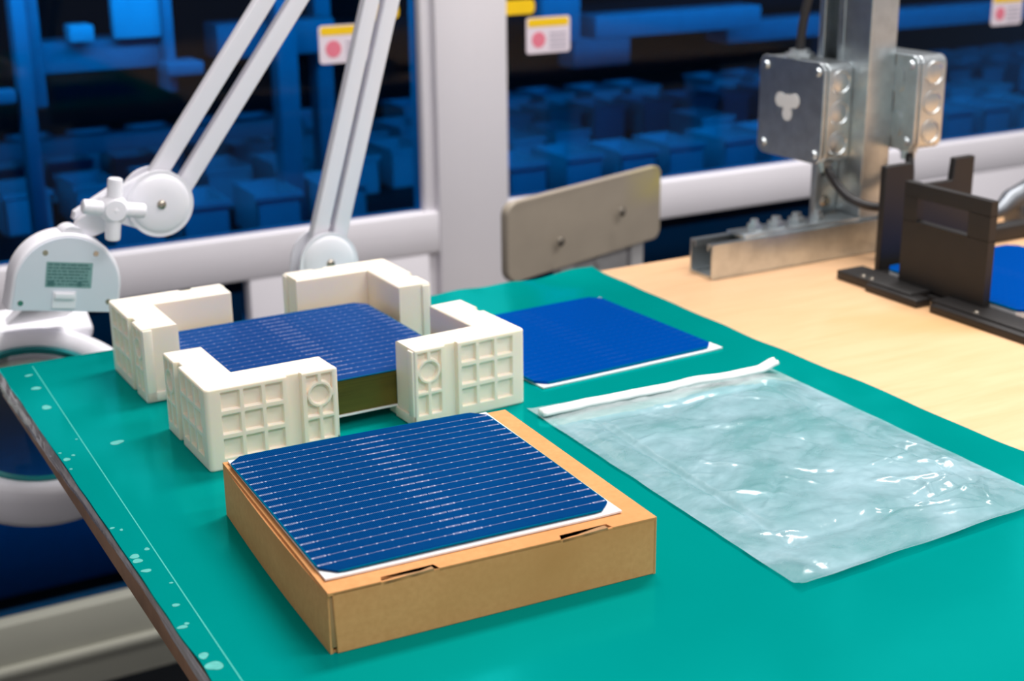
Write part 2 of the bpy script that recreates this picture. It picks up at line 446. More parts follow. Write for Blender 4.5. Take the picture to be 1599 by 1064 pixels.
# ------------------------------------------------------------------ bench
DX0, DX1, DY0, DY1 = .181, 2.2, .30, 1.229
bench = thing('workbench', ((DX0 + DX1) / 2, (DY0 + DY1) / 2, 0), 0, 'pale birch plywood workbench carrying the green mat and metal post', 'table')
def local(o, p):                             # parent a mesh built in world coordinates
    o.parent = p; o.matrix_parent_inverse = Matrix.Translation(p.location).inverted(); return o
bm = bmesh.new(); add_box(bm, (DX0 + .001, DY0, TOP - .025), (DX1, DY1, TOP - .002), .001)
local(mesh_obj('bench_core', bm, M_woodedge, None, .6), bench)
bm = bmesh.new(); add_box(bm, (DX0 + .002, DY0, TOP - .002), (DX1, DY1, TOP), .0006)
local(mesh_obj('bench_top', bm, M_wood, None, .6), bench)
for x in (.62, 2.05):
    for y in (.42, 1.10):
        bm = bmesh.new(); add_box(bm, (x - .025, y - .025, 0), (x + .025, y + .025, TOP - .022), .003)
        local(mesh_obj('leg', bm, M_legs, None, .6), bench)
for y in (.42, 1.10):
    bm = bmesh.new(); add_box(bm, (.645, y - .02, TOP - .075), (2.025, y + .02, TOP - .023), .003)
    local(mesh_obj('apron_rail', bm, M_legs, None, .6), bench)
# crumpled clear film on the left edge of the bench
bm = bmesh.new(); NY = 260; NZ = 10; g = []
for j in range(NY + 1):
    y = DY0 + (DY1 - DY0) * j / NY; row = []
    low = min(.0172, .0065 + .005 * noise.noise(Vector((y * 7, 3, 0))) + .010 * max(0, (y - .85) / .35))
    for i in range(NZ + 1):
        t = i / NZ; z = TOP - .0005 - t * low * 1.15
        fold = noise.noise(Vector((y * 9 + t * 1.5, t * 4, 5))) * .0022 + abs(noise.noise(Vector((y * 22 + t * 3, t * 7, 9)))) * .0014
        row.append(bm.verts.new((DX0 + .001 - .0008 - math.sin(t * PI) * .0010 - abs(fold) * .7 * min(1, t * 3), y, z)))
    g.append(row)
for j in range(NY):
    for i in range(NZ): bm.faces.new((g[j][i], g[j][i + 1], g[j + 1][i + 1], g[j + 1][i]))
o = local(mesh_obj('edge_film', bm, M_tape, None, 3.2), bench); o['label'] = 'crumpled clear grey film on the bench edge'

# ------------------------------------------------------------------ green mat
MX0, MX1, MY0, MY1, MT = .181, .7745, .32, 1.226, .0016
def mat_z(x, y):
    e = min(max((x - (MX1 - .03)) / .03, 0), 1); f = min(max((y - (MY1 - .05)) / .05, 0), 1)
    z = 0
    z += e * e * .0018 * (1 + noise.noise(Vector((y * 14, 0, 1))) * 1.4)
    z += f * f * .004 * max(0, (x - .42) / .35) * (1 + noise.noise(Vector((x * 22, 0, 7))) * 1.2)
    return max(0, z)
bm = bmesh.new(); NX, NYY = 150, 230; top = []; bot = []
for j in range(NYY + 1):
    y = MY0 + (MY1 - MY0) * j / NYY; rt, rb = [], []
    for i in range(NX + 1):
        x = MX0 + (MX1 - MX0) * i / NX
        xx = x + (.0012 * noise.noise(Vector((y * 26, 2, 2))) if i == 0 else 0) + (.0022 * noise.noise(Vector((y * 16, 5, 2))) * max(0, (x - MX1 + .05) / .05))
        yy = y + .003 * noise.noise(Vector((x * 13, 9, 2))) * max(0, (y - MY1 + .05) / .05)
        z = mat_z(x, y); rt.append(bm.verts.new((xx, yy, TOP + .0002 + MT + z))); rb.append(bm.verts.new((xx, yy, TOP + .0002 + z)))
    top.append(rt); bot.append(rb)
for j in range(NYY):
    for i in range(NX):
        bm.faces.new((top[j][i], top[j][i + 1], top[j + 1][i + 1], top[j + 1][i]))
        bm.faces.new((bot[j][i], bot[j + 1][i], bot[j + 1][i + 1], bot[j][i + 1]))
for j in range(NYY):
    bm.faces.new((top[j][0], top[j + 1][0], bot[j + 1][0], bot[j][0])); bm.faces.new((top[j][NX], bot[j][NX], bot[j + 1][NX], top[j + 1][NX]))
for i in range(NX):
    bm.faces.new((top[0][i], bot[0][i], bot[0][i + 1], top[0][i + 1])); bm.faces.new((top[NYY][i], top[NYY][i + 1], bot[NYY][i + 1], bot[NYY][i]))
gm = mesh_obj('cutting_mat', bm, M_mat, None, .8)
tag(gm, 'large glossy green rubber mat covering the left part of the bench', 'mat')
MZ = TOP + .0002 + MT                         # top surface of the mat
M_line = simple('faded_white_line', (70, 186, 176), .5, 0, .05)
M_spot = simple('dried_glue_spots', (96, 190, 182), .35, 0, .1, 300)
bm = bmesh.new(); prev = None
for k in range(61):
    y = .60 + (1.216 - .60) * k / 60; x = .1938 + (.2070 - .1938) * ((y - .6) / .616) ** 1.1; w = .00035
    a = bm.verts.new((x - w, y, MZ + .00012)); c = bm.verts.new((x + w, y, MZ + .00012))
    if prev: bm.faces.new((prev[0], prev[1], c, a))
    prev = (a, c)
mesh_obj('guide_line', bm, M_line, gm)['label'] = 'thin pale line along the mat edge'
spots = [(0.1979, 1.158, .0038), (0.1954, 1.1084, .0042), (0.1826, 1.0072, .0012), (0.1906, 0.9983, .0014), (0.1839, 0.9927, .0027), (0.1826, 0.9733, .0012), (0.182, 0.8623, .0015), (0.1879, 0.8567, .0013), (0.1944, 0.8212, .0018), (0.186, 0.7925, .0026), (0.1944, 0.7696, .0011), (0.1887, 0.7415, .002), (0.1807, 0.7149, .0024), (0.1877, 0.7175, .0014), (0.1868, 0.6662, .0046), (0.1845, .6790, .003), (0.2241, 1.0066, .0044), (0.1999, 1.0283, .001), (0.1991, 1.1935, .0028), (.1832, .815, .0030), (.1828, .808, .003)]
for sx, sy, r in spots:
    bm = bmesh.new()
    if sx - r < .182: sx = .182 + r
    n = 22; c = bm.verts.new((sx, sy, MZ + .00015)); ph = random.uniform(0, 6); ring = []
    el = random.uniform(.8, 1.2)
    for k in range(n):
        t = 2 * PI * k / n; rr = r * (1 + .12 * math.sin(2 * t + ph) + .08 * math.sin(3 * t + ph * 2))
        ring.append(bm.verts.new((sx + rr * math.cos(t) * el, sy + rr * math.sin(t) / el, MZ + .00012)))
    for k in range(n): bm.faces.new((c, ring[k], ring[(k + 1) % n]))
    mesh_obj('glue_spot', bm, M_spot, gm)['label'] = 'pale dried spot'

# ------------------------------------------------------------------ holders (four L brackets)
HA, HT, HH, HD = .0965, .0297, .0605, .0028   # arm length, thickness, height, recess depth
def sstep(a, b, x):
    t = min(max((x - a) / (b - a), 0), 1); return t * t * (3 - 2 * t)
def cell_depth(u, z):
    # u: distance from the outer corner along an arm; z height. returns inward recess 0..1
    d = 0
    e = .0003
    def rec(u0, u1, z0, z1): return sstep(u0 - e, u0 + e, u) * (1 - sstep(u1 - e, u1 + e, u)) * sstep(z0 - e, z0 + e, z) * (1 - sstep(z1 - e, z1 + e, z))
    for u0, u1 in ((.0115, .0245), (.0280, .0405), (.0440, .0560)):
        for z0, z1 in ((.0440, .0570), (.0265, .0400), (.0085, .0225)): d = max(d, rec(u0, u1, z0, z1))
    # groove between the panels, full height
    d = max(d, (sstep(.0600 - e, .0600 + e, u) * (1 - sstep(.0705 - e, .0705 + e, u))) * 1.25 - .35 * sstep(.0700, .0705, u) * 0)
    # end panel: ring with ribs, two lower cells
    c = 0
    for u0, u1 in ((.0745, .0828), (.0860, .0938)):
        c = max(c, rec(u0, u1, .0270, .0575)); d = max(d, rec(u0, u1, .0085, .0240))
    r = math.hypot(u - .0842, z - .0425)
    ring = sstep(.0072 - e, .0072 + e, r)      # 1 outside the inner disc
    if r < .0072 + e: c = 1 - ring
    elif r < .0098 + e: c = min(c, sstep(.0098 - e, .0098 + e, r)) if r > .0085 else 0
    if r >= .0098 and abs(z - .0425) < .0012: c = 0
    d = max(d, c)
    return d
def holder_mesh():
    bm = bmesh.new(); R = .0035
    # outer path samples: (pos, normal, u)
    path = []; st = .0005
    n1 = int((HA - R) / st)
    for k in range(n1 + 1):
        u = HA - k * (HA - R) / n1; path.append((Vector((0, u)), Vector((-1, 0)), u))
    for k in range(1, 8):
        t = PI + PI / 2 * k / 8; path.append((Vector((R + R * math.cos(t), R + R * math.sin(t))), Vector((math.cos(t), math.sin(t))), R * .5))
    for k in range(n1 + 1):
        u = R + k * (HA - R) / n1; path.append((Vector((u, 0)), Vector((0, -1)), u))
    NZ = 110; zs = [HH * i / NZ for i in range(NZ + 1)]
    cols = []
    for p, nrm, u in path:
        col = []
        for z in zs:
            d = cell_depth(u, z) * HD
            eb = max(0, (z - (HH - .0012)) / .0012); d += .0008 * eb * eb
            eb = max(0, (.0012 - z) / .0012); d += .0008 * eb * eb
            eb = max(0, (u - (HA - .001)) / .001); d += .0007 * eb * eb
            q = p - nrm * d; col.append(bm.verts.new((q.x, q.y, z)))
        cols.append(col)
    for a, b_ in zip(cols, cols[1:]):
        for i in range(NZ): bm.faces.new((a[i], a[i + 1], b_[i + 1], b_[i]))
    # inner path (bevelled top)
    inner = []
    for p, nrm, u in path:
        if p.y > HT and p.x < R + 1e-6: q = Vector((HT, p.y))
        elif p.x > HT and p.y < R + 1e-6: q = Vector((p.x, HT))
        else: q = Vector((HT, HT))
        inner.append(q)
    def emit(z, off):
        out = []; last = None
        for q in inner:
            key = (round(q.x, 6), round(q.y, 6))
            if last and key == last[0]: out.append(last[1]); continue
            v = bm.verts.new((q.x - off, q.y - off, z)); last = (key, v); out.append(v)
        return out
    it = emit(HH, .0008); it2 = emit(HH - .0008, 0); ib = emit(0, 0)
    def strip(A, B):
        for k in range(len(A) - 1):
            vs = []
            for v in (A[k], A[k + 1], B[k + 1], B[k]):
                if v not in vs: vs.append(v)
            if len(vs) >= 3: bm.faces.new(vs)
    topc = [c_[-1] for c_ in cols]; botc = [c_[0] for c_ in cols]
    strip(topc, it); strip(it, it2); strip(it2, ib); strip(ib, botc)
    # arm ends
    for idx in (0, -1):
        col = cols[idx]; loop = list(col) + [it[idx], it2[idx], ib[idx]]
        bm.faces.new(loop if idx == 0 else loop[::-1])
    bmesh.ops.recalc_face_normals(bm, faces=bm.faces)
    # raised rib on each arm end, leaving a shallow recess towards the inside
    for sw in (0, 1):
        for lo, hi in (((HT * .0 + .001, HA - .001, .001), (.0085, HA + .0018, HH - .001)), ((.001, HA - .001, .0008), (HT + .0, HA + .0018, .0085))):
            if sw: lo = (lo[1], lo[0], lo[2]); hi = (hi[1], hi[0], hi[2])
            add_box(bm, lo, hi, .0006)
    return bm
holder = None
def place_holder(x, y, rz, label):
    global holder
    if holder is None:
        r = thing('corner_bracket', (x, y, MZ), rz, label, 'bracket', 'cream corner brackets round the cell stack')
        mesh_obj('bracket_body', holder_mesh(), M_holder, r, .7)
        bm = bmesh.new()
        add_prism(bm, [(HT - .001, HT - .001), (HA + .0, HT - .001), (HA + .0, HT + .014), (HT + .014, HA), (HT - .001, HA)], Matrix.Identity(4), .0005, .0085)
        l = mesh_obj('base_ledge', bm, M_holder, r, .6)
        bv = l.modifiers.new('b', 'BEVEL'); bv.width = .0008; bv.segments = 2
        holder = r
    else:
        r = holder.copy(); COL.objects.link(r); r.location = (x, y, MZ); r.rotation_euler = (0, 0, rz); r['label'] = label
        for ch in holder.children:
            c_ = ch.copy(); COL.objects.link(c_); c_.parent = r
    return r
place_holder(.2658, .9159, .009, 'cream plastic corner bracket nearest the front, overlapped by the cardboard box')
place_holder(.5228, .9255, PI / 2 + .055, 'cream plastic corner bracket on the right, beside the loose blue cell')
place_holder(.5178, 1.1777, PI + .007, 'cream plastic corner bracket at the back, in front of the lamp base')
place_holder(.2652, 1.1727, -PI / 2 + .009, 'cream plastic corner bracket on the left, below the lamp head')

# ------------------------------------------------------------------ solar cells
def cell_poly(s=.182, c=.0095, shrink=0, n=6):
    h = s / 2 - shrink; pts = []
    for sx, sy, a0 in ((1, 1, 0), (-1, 1, 1), (-1, -1, 2), (1, -1, 3)):
        A = [(sx * h, sy * (h - c)), (sx * (h - c), sy * h)]
        if (sx * sy) < 0: A = A[::-1]
        pts += A
    return pts
def bow(x, y, k): return k * (1 - (x * x + y * y) / (2 * .091 ** 2)) if k else 0
def cell_mesh(k, t=.0011, s=.182):
    bm = bmesh.new(); N = 26; h = s / 2; c = .0095; V = {}
    def inside(x, y): return abs(x) + abs(y) <= 2 * h - c + 1e-9
    def clampp(x, y):
        e = abs(x) + abs(y) - (2 * h - c)
        if e > 0: x -= math.copysign(e / 2, x); y -= math.copysign(e / 2, y)
        return x, y
    top, bot = [], []
    for j in range(N + 1):
        rt, rb = [], []
        for i in range(N + 1):
            # finer near the border so that the cut corners stay crisp
            fx = -math.cos(PI * i / N) ; fy = -math.cos(PI * j / N)
            fx = .5 * fx + .5 * (2 * i / N - 1); fy = .5 * fy + .5 * (2 * j / N - 1)
            x, y = clampp(fx * h, fy * h); z = bow(x, y, k)
            rt.append(bm.verts.new((x, y, z + t))); rb.append(bm.verts.new((x, y, z)))
        top.append(rt); bot.append(rb)
    for j in range(N):
        for i in range(N):
            bm.faces.new((top[j][i], top[j][i + 1], top[j + 1][i + 1], top[j + 1][i])); bm.faces.new((bot[j][i], bot[j + 1][i], bot[j + 1][i + 1], bot[j][i + 1]))
    for j in range(N):
        bm.faces.new((top[j][0], top[j + 1][0], bot[j + 1][0], bot[j][0])); bm.faces.new((top[j][N], bot[j][N], bot[j + 1][N], top[j + 1][N]))
        bm.faces.new((top[0][j], bot[0][j], bot[0][j + 1], top[0][j + 1])); bm.faces.new((top[N][j], top[N][j + 1], bot[N][j + 1], bot[N][j]))
    bmesh.ops.remove_doubles(bm, verts=bm.verts, dist=1e-6)
    return bm
def put_cell(x, y, z, rz, k, label, t=.0011, mat=None):
    o = mesh_obj('solar_cell', cell_mesh(k, t), mat or M_cell, None, .7)
    o.location = (x, y, z); o.rotation_euler = (0, 0, rz)
    return tag(o, label, 'solar cell')
def put_sheet(x, y, z, rz, label, lift=.0015, s=.1845, t=.0012, group=None, k=0):
    bm = bmesh.new(); N = 24; h = s / 2; T, B = [], []
    for j in range(N + 1):
        a, b_ = [], []
        for i in range(N + 1):
            px, py = (2 * i / N - 1) * h, (2 * j / N - 1) * h
            cr = (abs(px) / h * abs(py) / h) ** 6
            zz = cr * lift + bow(px, py, k) + .0002 * noise.noise(Vector((px * 30, py * 30, z)))
            a.append(bm.verts.new((px, py, zz + t))); b_.append(bm.verts.new((px, py, zz)))
        T.append(a); B.append(b_)
    for j in range(N):
        for i in range(N):
            bm.faces.new((T[j][i], T[j][i + 1], T[j + 1][i + 1], T[j + 1][i])); bm.faces.new((B[j][i], B[j + 1][i], B[j + 1][i + 1], B[j][i + 1]))
        bm.faces.new((T[j][0], T[j + 1][0], B[j + 1][0], B[j][0])); bm.faces.new((T[j][N], B[j][N], B[j + 1][N], T[j + 1][N]))
        bm.faces.new((T[0][j], B[0][j], B[0][j + 1], T[0][j + 1])); bm.faces.new((T[N][j], T[N][j + 1], B[N][j + 1], B[N][j]))
    o = mesh_obj('foam_sheet', bm, M_foam, None, .8); o.location = (x, y, z); o.rotation_euler = (0, 0, rz)
    return tag(o, label, 'sheet', group)

# stack between the holders
SX, SY, SR = .3872, 1.0412, .012
put_sheet(SX, SY, MZ + .0087, SR, 'thin white foam sheet under the thick stack of solar cells', 0)
bm = bmesh.new(); add_prism(bm, cell_poly(.1815), Matrix.Identity(4), 0, .0262)
o = mesh_obj('solar_cell_stack', bm, M_stack, None); o.location = (SX, SY, MZ + .0101); o.rotation_euler = (0, 0, SR)
tag(o, 'thick olive-edged stack of solar cells between the cream brackets', 'solar cells', kind='stuff')
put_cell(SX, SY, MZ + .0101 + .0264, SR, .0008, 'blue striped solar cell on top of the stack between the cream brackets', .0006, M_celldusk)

# loose cell on the mat
RX, RY = .6350, 1.0425
put_sheet(RX + .003, RY - .002, MZ + .0002, .045, 'thin white foam sheet under the loose bright blue cell, flat on the green mat', .0004)
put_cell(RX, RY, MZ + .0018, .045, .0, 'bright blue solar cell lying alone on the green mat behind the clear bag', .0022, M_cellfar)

# ------------------------------------------------------------------ cardboard box with a cell on top
BW, BD, BH, BA = .2025, .2000, .0366, -.0454
bx = thing('cardboard_box', (.2443, .6449, MZ), BA, 'flat brown kraft cardboard box in the foreground on the green mat', 'box')
BH_ = BH - .0018
M4 = Matrix.Identity(4)
bm = bmesh.new()
# right, back walls straight; left wall slightly bulged towards its middle; front wall separate so the corner gap shows
def wall(bm, p0, p1, th, h, bulge=0, n=14, z0=0.0):
    p0 = Vector(p0); p1 = Vector(p1); d = (p1 - p0).normalized(); nr = Vector((d.y, -d.x)); R_ = []
    for k in range(n + 1):
        t = k / n; q = p0.lerp(p1, t) + nr * bulge * math.sin(PI * t); r_ = q - nr * th
        R_.append([bm.verts.new((q.x, q.y, z0)), bm.verts.new((q.x + nr.x * bulge * .0, q.y, h)), bm.verts.new((r_.x, r_.y, h)), bm.verts.new((r_.x, r_.y, z0))])
    for a, b_ in zip(R_, R_[1:]):
        for k in range(4): bm.faces.new((a[k], b_[k], b_[(k + 1) % 4], a[(k + 1) % 4]))
    bm.faces.new(R_[0][::-1]); bm.faces.new(R_[-1])
wall(bm, (0, BD), (0, .0012), .0016, BH_, .0016)
wall(bm, (BW, 0), (BW, BD), .0016, BH_)
wall(bm, (BW, BD), (0, BD), .0016, BH_)
add_box(bm, (.002, .002, 0), (BW - .002, BD - .002, .0016))
bmesh.ops.recalc_face_normals(bm, faces=bm.faces)
mesh_obj('box_body', bm, M_kraft, bx, .5)
bm = bmesh.new()
add_prism(bm, [(.0036, 0), (BW, 0), (BW, BH_ + .0016), (.0024, BH_ + .0016)], axes((0, 0, 0), (1, 0, 0), (0, 0, 1), (0, -1, 0)), -.0016, 0)
bmesh.ops.recalc_face_normals(bm, faces=bm.faces)
o = mesh_obj('front_flap', bm, M_kraft, bx, .5); bv = o.modifiers.new('b', 'BEVEL'); bv.width = .0005; bv.segments = 2
# inner corner tab behind the gap
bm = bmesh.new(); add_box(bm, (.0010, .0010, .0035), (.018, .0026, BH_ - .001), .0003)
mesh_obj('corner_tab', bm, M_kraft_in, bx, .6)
# lid with two notches for the tuck tabs
slots = ((.030, .064), (.139, .173))
poly = [(0, .0)]
for a, b_ in slots: poly += [(a, 0), (a + .0015, .0048), (b_ - .0015, .0055), (b_, .0)]
poly += [(BW, 0), (BW, BD), (0, BD)]
bm = bmesh.new(); add_prism(bm, poly, M4, BH_, BH_ + .0018); bmesh.ops.triangulate(bm, faces=[f for f in bm.faces if len(f.verts) > 4])
bmesh.ops.recalc_face_normals(bm, faces=bm.faces)
mesh_obj('lid', bm, M_kraft, bx, .5)
for a, b_ in slots:
    bm = bmesh.new(); n = 10; rows = []
    for k in range(n + 1):
        t = k / n; x = a + .0012 + (b_ - a - .0045) * t
        yb = .0048 * math.sin(min(1, .35 + t * .75) * PI * .5) * .93; z = BH_ + .0004 + .0011 * t
        rows.append([bm.verts.new(v) for v in ((x, .0, z - .001), (x, .0, z + .0008), (x, yb, z + .0002), (x, yb, z - .0012))])
    for p_, q_ in zip(rows, rows[1:]):
        for k in range(4): bm.faces.new((p_[k], q_[k], q_[(k + 1) % 4], p_[(k + 1) % 4]))
    bm.faces.new(rows[0][::-1]); bm.faces.new(rows[-1]); bmesh.ops.recalc_face_normals(bm, faces=bm.faces)
    mesh_obj('tuck_tab', bm, M_kraft_in, bx, .5)
bm = bmesh.new(); add_box(bm, (.003, .0025, .003), (BW - .003, .008, BH_ - .002)); mesh_obj('slot_shade', bm, M_slot, bx)  # dark block standing in for the shade inside slots and corner gap
BZ = MZ + BH + .0001
CX, CY, CR = .3423, .7479, -.0386
put_sheet(CX + .0016, CY - .0020, BZ, CR - .004, 'thin white foam sheet on the cardboard box lid, under the foreground solar cell', .0006, .1838, .0012, None, .0006)
put_cell(CX, CY, BZ + .0022, CR, .0012, 'blue solar cell with silver lines on top of the cardboard box', .0009)

# ------------------------------------------------------------------ zip bag
LT, RTc, RB, LB = Vector((.5152, .9094)), Vector((.7363, .8954)), Vector((.728, .5850)), Vector((.506, .5752))
def crease(p, a, b_, w):
    a = Vector(a); b_ = Vector(b_); d = b_ - a; t = max(0, min(1, (p - a).dot(d) / d.length_squared)); r = (p - (a + d * t)).length / w
    return math.exp(-r * r) * math.sin(PI * min(max(t, .02), .98)) ** .3
random.seed(11)
cre = []
for k in range(46):
    s0 = random.uniform(.03, .97); t0 = random.uniform(.1, .97); ang = random.gauss(.1, .5); ln = random.uniform(.05, .22)
    cre.append(((s0, t0), (s0 + ln * math.cos(ang), t0 + ln * math.sin(ang)), random.uniform(.006, .014), random.choice((-1, 1, 1)) * random.uniform(.0006, .0016)))
for k in range(16):
    s0 = random.uniform(.7, 1.0); t0 = random.uniform(.55, 1)
    cre.append(((s0, t0), (s0 + random.uniform(-.25, .05), t0 + random.uniform(-.1, .1)), random.uniform(.005, .01), random.uniform(.0008, .0022)))
def bag_h(s, t):
    e = min(s, 1 - s, t * 1.4, (1 - t) * 1.4); k = sstep(0, .10, e)
    p = Vector((s, t)); q = Vector((s * 5, t * 7, 1.3))
    h = .0012 + k * (.0022 + .0024 * noise.noise(q) + .0014 * abs(noise.noise(q * 2.3)) + .0003 * noise.noise(q * 6))
    h += k * .0007 * abs(noise.noise(Vector((s * 3.0 + t * 2, t * 15 + s * 4, 8))))
    for a, b_, w, amp in cre:
        if abs(p.x - (a[0] + b_[0]) / 2) < .2 and abs(p.y - (a[1] + b_[1]) / 2) < .2: h += k * amp * crease(p, a, b_, w)
    # outline left by what the bag held
    for a, b_ in (((.14, .16), (.14, .86)), ((.14, .16), (.86, .14)), ((.86, .14), (.88, .84)), ((.14, .86), (.88, .84))): h -= k * .0026 * crease(p, a, b_, .016)
    # standing hem along the near and left borders
    h += .0032 * math.exp(-((1 - t) / .014) ** 2) * (1 + .4 * noise.noise(Vector((s * 5, 1, 1)))) + .0008 * math.exp(-(s / .012) ** 2)
    return max(.0006, h)
NXb, NYb = 170, 240
def bag_pt(s, t, lift=0):
    p = LT.lerp(RTc, s).lerp(LB.lerp(RB, s), t)
    w = .0008 * noise.noise(Vector((t * 12, 4, s * 3)))
    return (p.x + w * abs(2 * s - 1), p.y + .0005 * noise.noise(Vector((s * 10, 8, t * 3))), MZ + bag_h(s, t) + lift)
bm = bmesh.new(); g = [[bm.verts.new(bag_pt(i / NXb, j / NYb)) for i in range(NXb + 1)] for j in range(NYb + 1)]
for j in range(NYb):
    for i in range(NXb):
        f = bm.faces.new((g[j][i], g[j + 1][i], g[j + 1][i + 1], g[j][i + 1])); f.material_index = 1 if j < 30 + int(4 * math.sin(i / 23.0)) else 0
bag = mesh_obj('zip_bag', bm, [M_film, M_filmedge], None, 3.2)
tag(bag, 'crumpled clear plastic zip bag lying flat on the green mat', 'bag')
# its zip seal: two glossy ribs
bm = bmesh.new()
for off, r in ((0, .0032), (.0050, .0022)):
    pts = []
    for k in range(70):
        s = .008 + k / 69 * .985; t = .052 + (off / .33) - .012 * s + .004 * math.sin(s * 9)
        x, y, z = bag_pt(s, t); wob = .0040 * noise.noise(Vector((s * 7, 2, 2))); zz = .0022 * max(0, noise.noise(Vector((s * 7, 5, 5)))) + (.012 * sstep(.92, 1, s))
        pts.append((x, y + wob, MZ + .0034 + zz * .5 + (z - MZ) * .5))
    add_tube(bm, pts, r, 8)
mesh_obj('zip_seal', bm, M_zip, bag, 3.2)['label'] = 'white glossy zip seal'

# ------------------------------------------------------------------ magnifying lamp
LY = 1.270
lamp = thing('magnifying_lamp', (.500, LY, TOP), 0, 'white jointed magnifying lamp clamped behind the green mat', 'lamp')
def LP(name, bm, mat, parent=lamp, smooth=.7):
    o = mesh_obj(name, bm, mat, None, smooth)
    if parent is lamp: local(o, lamp)
    else: o.parent = parent; o.matrix_parent_inverse = parent.matrix_parent_inverse.copy() if parent.matrix_parent_inverse != Matrix.Identity(4) else Matrix.Identity(4)
    return o
def LPc(name, bm, mat, parent):               # sub-part of a lamp part (both built in world coordinates)
    o = mesh_obj(name, bm, mat, None, .7); o.parent = parent; return o
J0 = Vector((.4965, LY, .8925)); J1 = Vector((.3395, LY, .9690)); EL = Vector((.6211, LY, 1.3353))
YM = lambda o: axes(o, (1, 0, 0), (0, 0, 1), (0, -1, 0))
# clamp and post
bm = bmesh.new(); add_tube(bm, [(J0.x, LY + .004, .80), (J0.x, LY + .004, .868)], .009)
add_box(bm, (J0.x - .02, LY - .055, TOP + .0035), (J0.x + .02, LY + .02, TOP + .0085), .001)
add_box(bm, (J0.x - .02, LY + .006, TOP - .06), (J0.x + .02, LY + .018, TOP + .006), .001)
add_box(bm, (J0.x - .02, LY - .055, TOP - .060), (J0.x + .02, LY + .018, TOP - .052), .001)
add_tube(bm, [(J0.x, LY - .045, TOP - .085), (J0.x, LY - .045, TOP - .0262)], .004)
LP('clamp', bm, M_white)
def joint(c, r, flare, name):
    # round cheek plate pair with flared lower sides
    bm = bmesh.new(); poly = []
    for k in range(25):
        a = PI * k / 24; poly.append((r * math.cos(a), r * math.sin(a)))
    if flare: poly += [(-r * 1.12, -r * .55), (-r * 1.05, -r * .95), (r * 1.05, -r * .95), (r * 1.12, -r * .55)]
    else: poly += [(r * math.cos(PI + PI * k / 24), r * math.sin(PI + PI * k / 24)) for k in range(1, 24)]
    for y0, y1 in ((.010, .013), (-.013, -.010)):
        add_prism(bm, poly, YM(c), y0, y1)
    bmesh.ops.recalc_face_normals(bm, faces=bm.faces)
    # domed cap in front
    add_lathe(bm, [(0, .0165), (r * .4, .0162), (r * .75, .0150), (r * .93, .0125), (r * .97, .010)], YM(c), 48)
    add_tube(bm, [c + Vector((0, -.010, 0)), c + Vector((0, .010, 0))], r * .55, 24)
    o = LP(name, bm, M_white)
    sb = bmesh.new(); add_lathe(sb, [(0, .0195), (.0022, .0193), (.0038, .0180), (.0042, .0155)], YM(c), 20)
    LPc('screw', sb, M_steel, o).matrix_parent_inverse = Matrix.Identity(4)
    return o
def fix_children(o):
    # children meshes were built in world coordinates while the part itself is offset by the thing's inverse
    for ch in o.children: ch.matrix_parent_inverse = Matrix.Identity(4)
joint(J0, .0295, True, 'base_joint')
joint(J1, .0300, False, 'head_joint')
def bars(a, b_, sep, w, name):
    d = (b_ - a).normalized(); nrm = Vector((d.z, 0, -d.x))
    for s_ in (-1, 1):
        bm = bmesh.new(); L = (b_ - a).length
        add_box(bm, (-w / 2, -.0065, 0), (w / 2, .0065, L), .0018, 3, axes(a + nrm * s_ * sep / 2 + Vector((0, 0, 0)), nrm, Vector((0, 1, 0)), d))
        LP(name, bm, M_white)
bars(J0 + Vector((-.001, 0, .004)), EL + Vector((.004, 0, 0)), .0200, .0150, 'lower_arm_bar')
bars(J1 + (EL - J1).normalized() * .006, EL + Vector((-.004, 0, 0)), .0262, .0155, 'upper_arm_bar')
joint(EL, .030, False, 'elbow_joint')
# cross knob on the head joint
K = Vector((.2940, LY - .030, .9730))
bm = bmesh.new()
for a in (-6, 86, 172, 266):
    a = math.radians(a - 4); d = Vector((math.cos(a), 0, math.sin(a)))
    L_ = .0275
    add_tube(bm, [K + d * .000, K + d * .010, K + d * (L_ - .004), K + d * (L_ - .001), K + d * L_], [.0090, .0066, .0066, .0062, .0046], 14)
add_lathe(bm, [(0, .0085), (.009, .0078), (.0125, .003), (.0125, -.008)], YM(K), 24)
add_tube(bm, [K + Vector((0, 0, 0)), K + Vector((0, .035, 0))], .006, 12)
LP('cross_knob', bm, M_white)
bm = bmesh.new()
add_prism(bm, [(-.006, .0285), (-.034, .0175), (-.074, -.008), (-.078, -.020), (-.060, -.022), (-.036, -.014), (.0, -.0295)], YM(J1), .002, .0115)
add_prism(bm, [(-.030, .020), (-.072, -.002), (-.074, -.008), (-.030, .014)], YM(J1), -.012, .0)
bmesh.ops.recalc_face_normals(bm, faces=bm.faces)
LP('neck_link', bm, M_white)
# ballast housing: D-shaped
bm = bmesh.new(); BR = .0470; rot = math.radians(-10)
bx_, bz_ = Vector((math.cos(rot), 0, math.sin(rot))), Vector((-math.sin(rot), 0, math.cos(rot)))
Bo = Vector((.2500, 1.250, .9080))
def dpoly(R, drop, side):
    pts = [(R * math.cos(PI * k / 30), R * math.sin(PI * k / 30)) for k in range(31)]
    return pts + [(-R - side, -drop), (R - side * .2, -drop)]
MBal = axes(Bo, bx_, bz_, (0, -1, 0))
prof = [(1.0, -.026), (1.0, -.004), (.985, -.001), (.96, .0)]
rings = []
for k, h in prof:
    rings.append([bm.verts.new(MBal @ Vector((x * k, y * k, h))) for x, y in dpoly(BR, .023, .002)])
for a, b_ in zip(rings, rings[1:]):
    for k in range(len(a)): bm.faces.new((a[k], a[(k + 1) % len(a)], b_[(k + 1) % len(a)], b_[k]))
bm.faces.new(rings[0][::-1]); bm.faces.new(rings[-1])
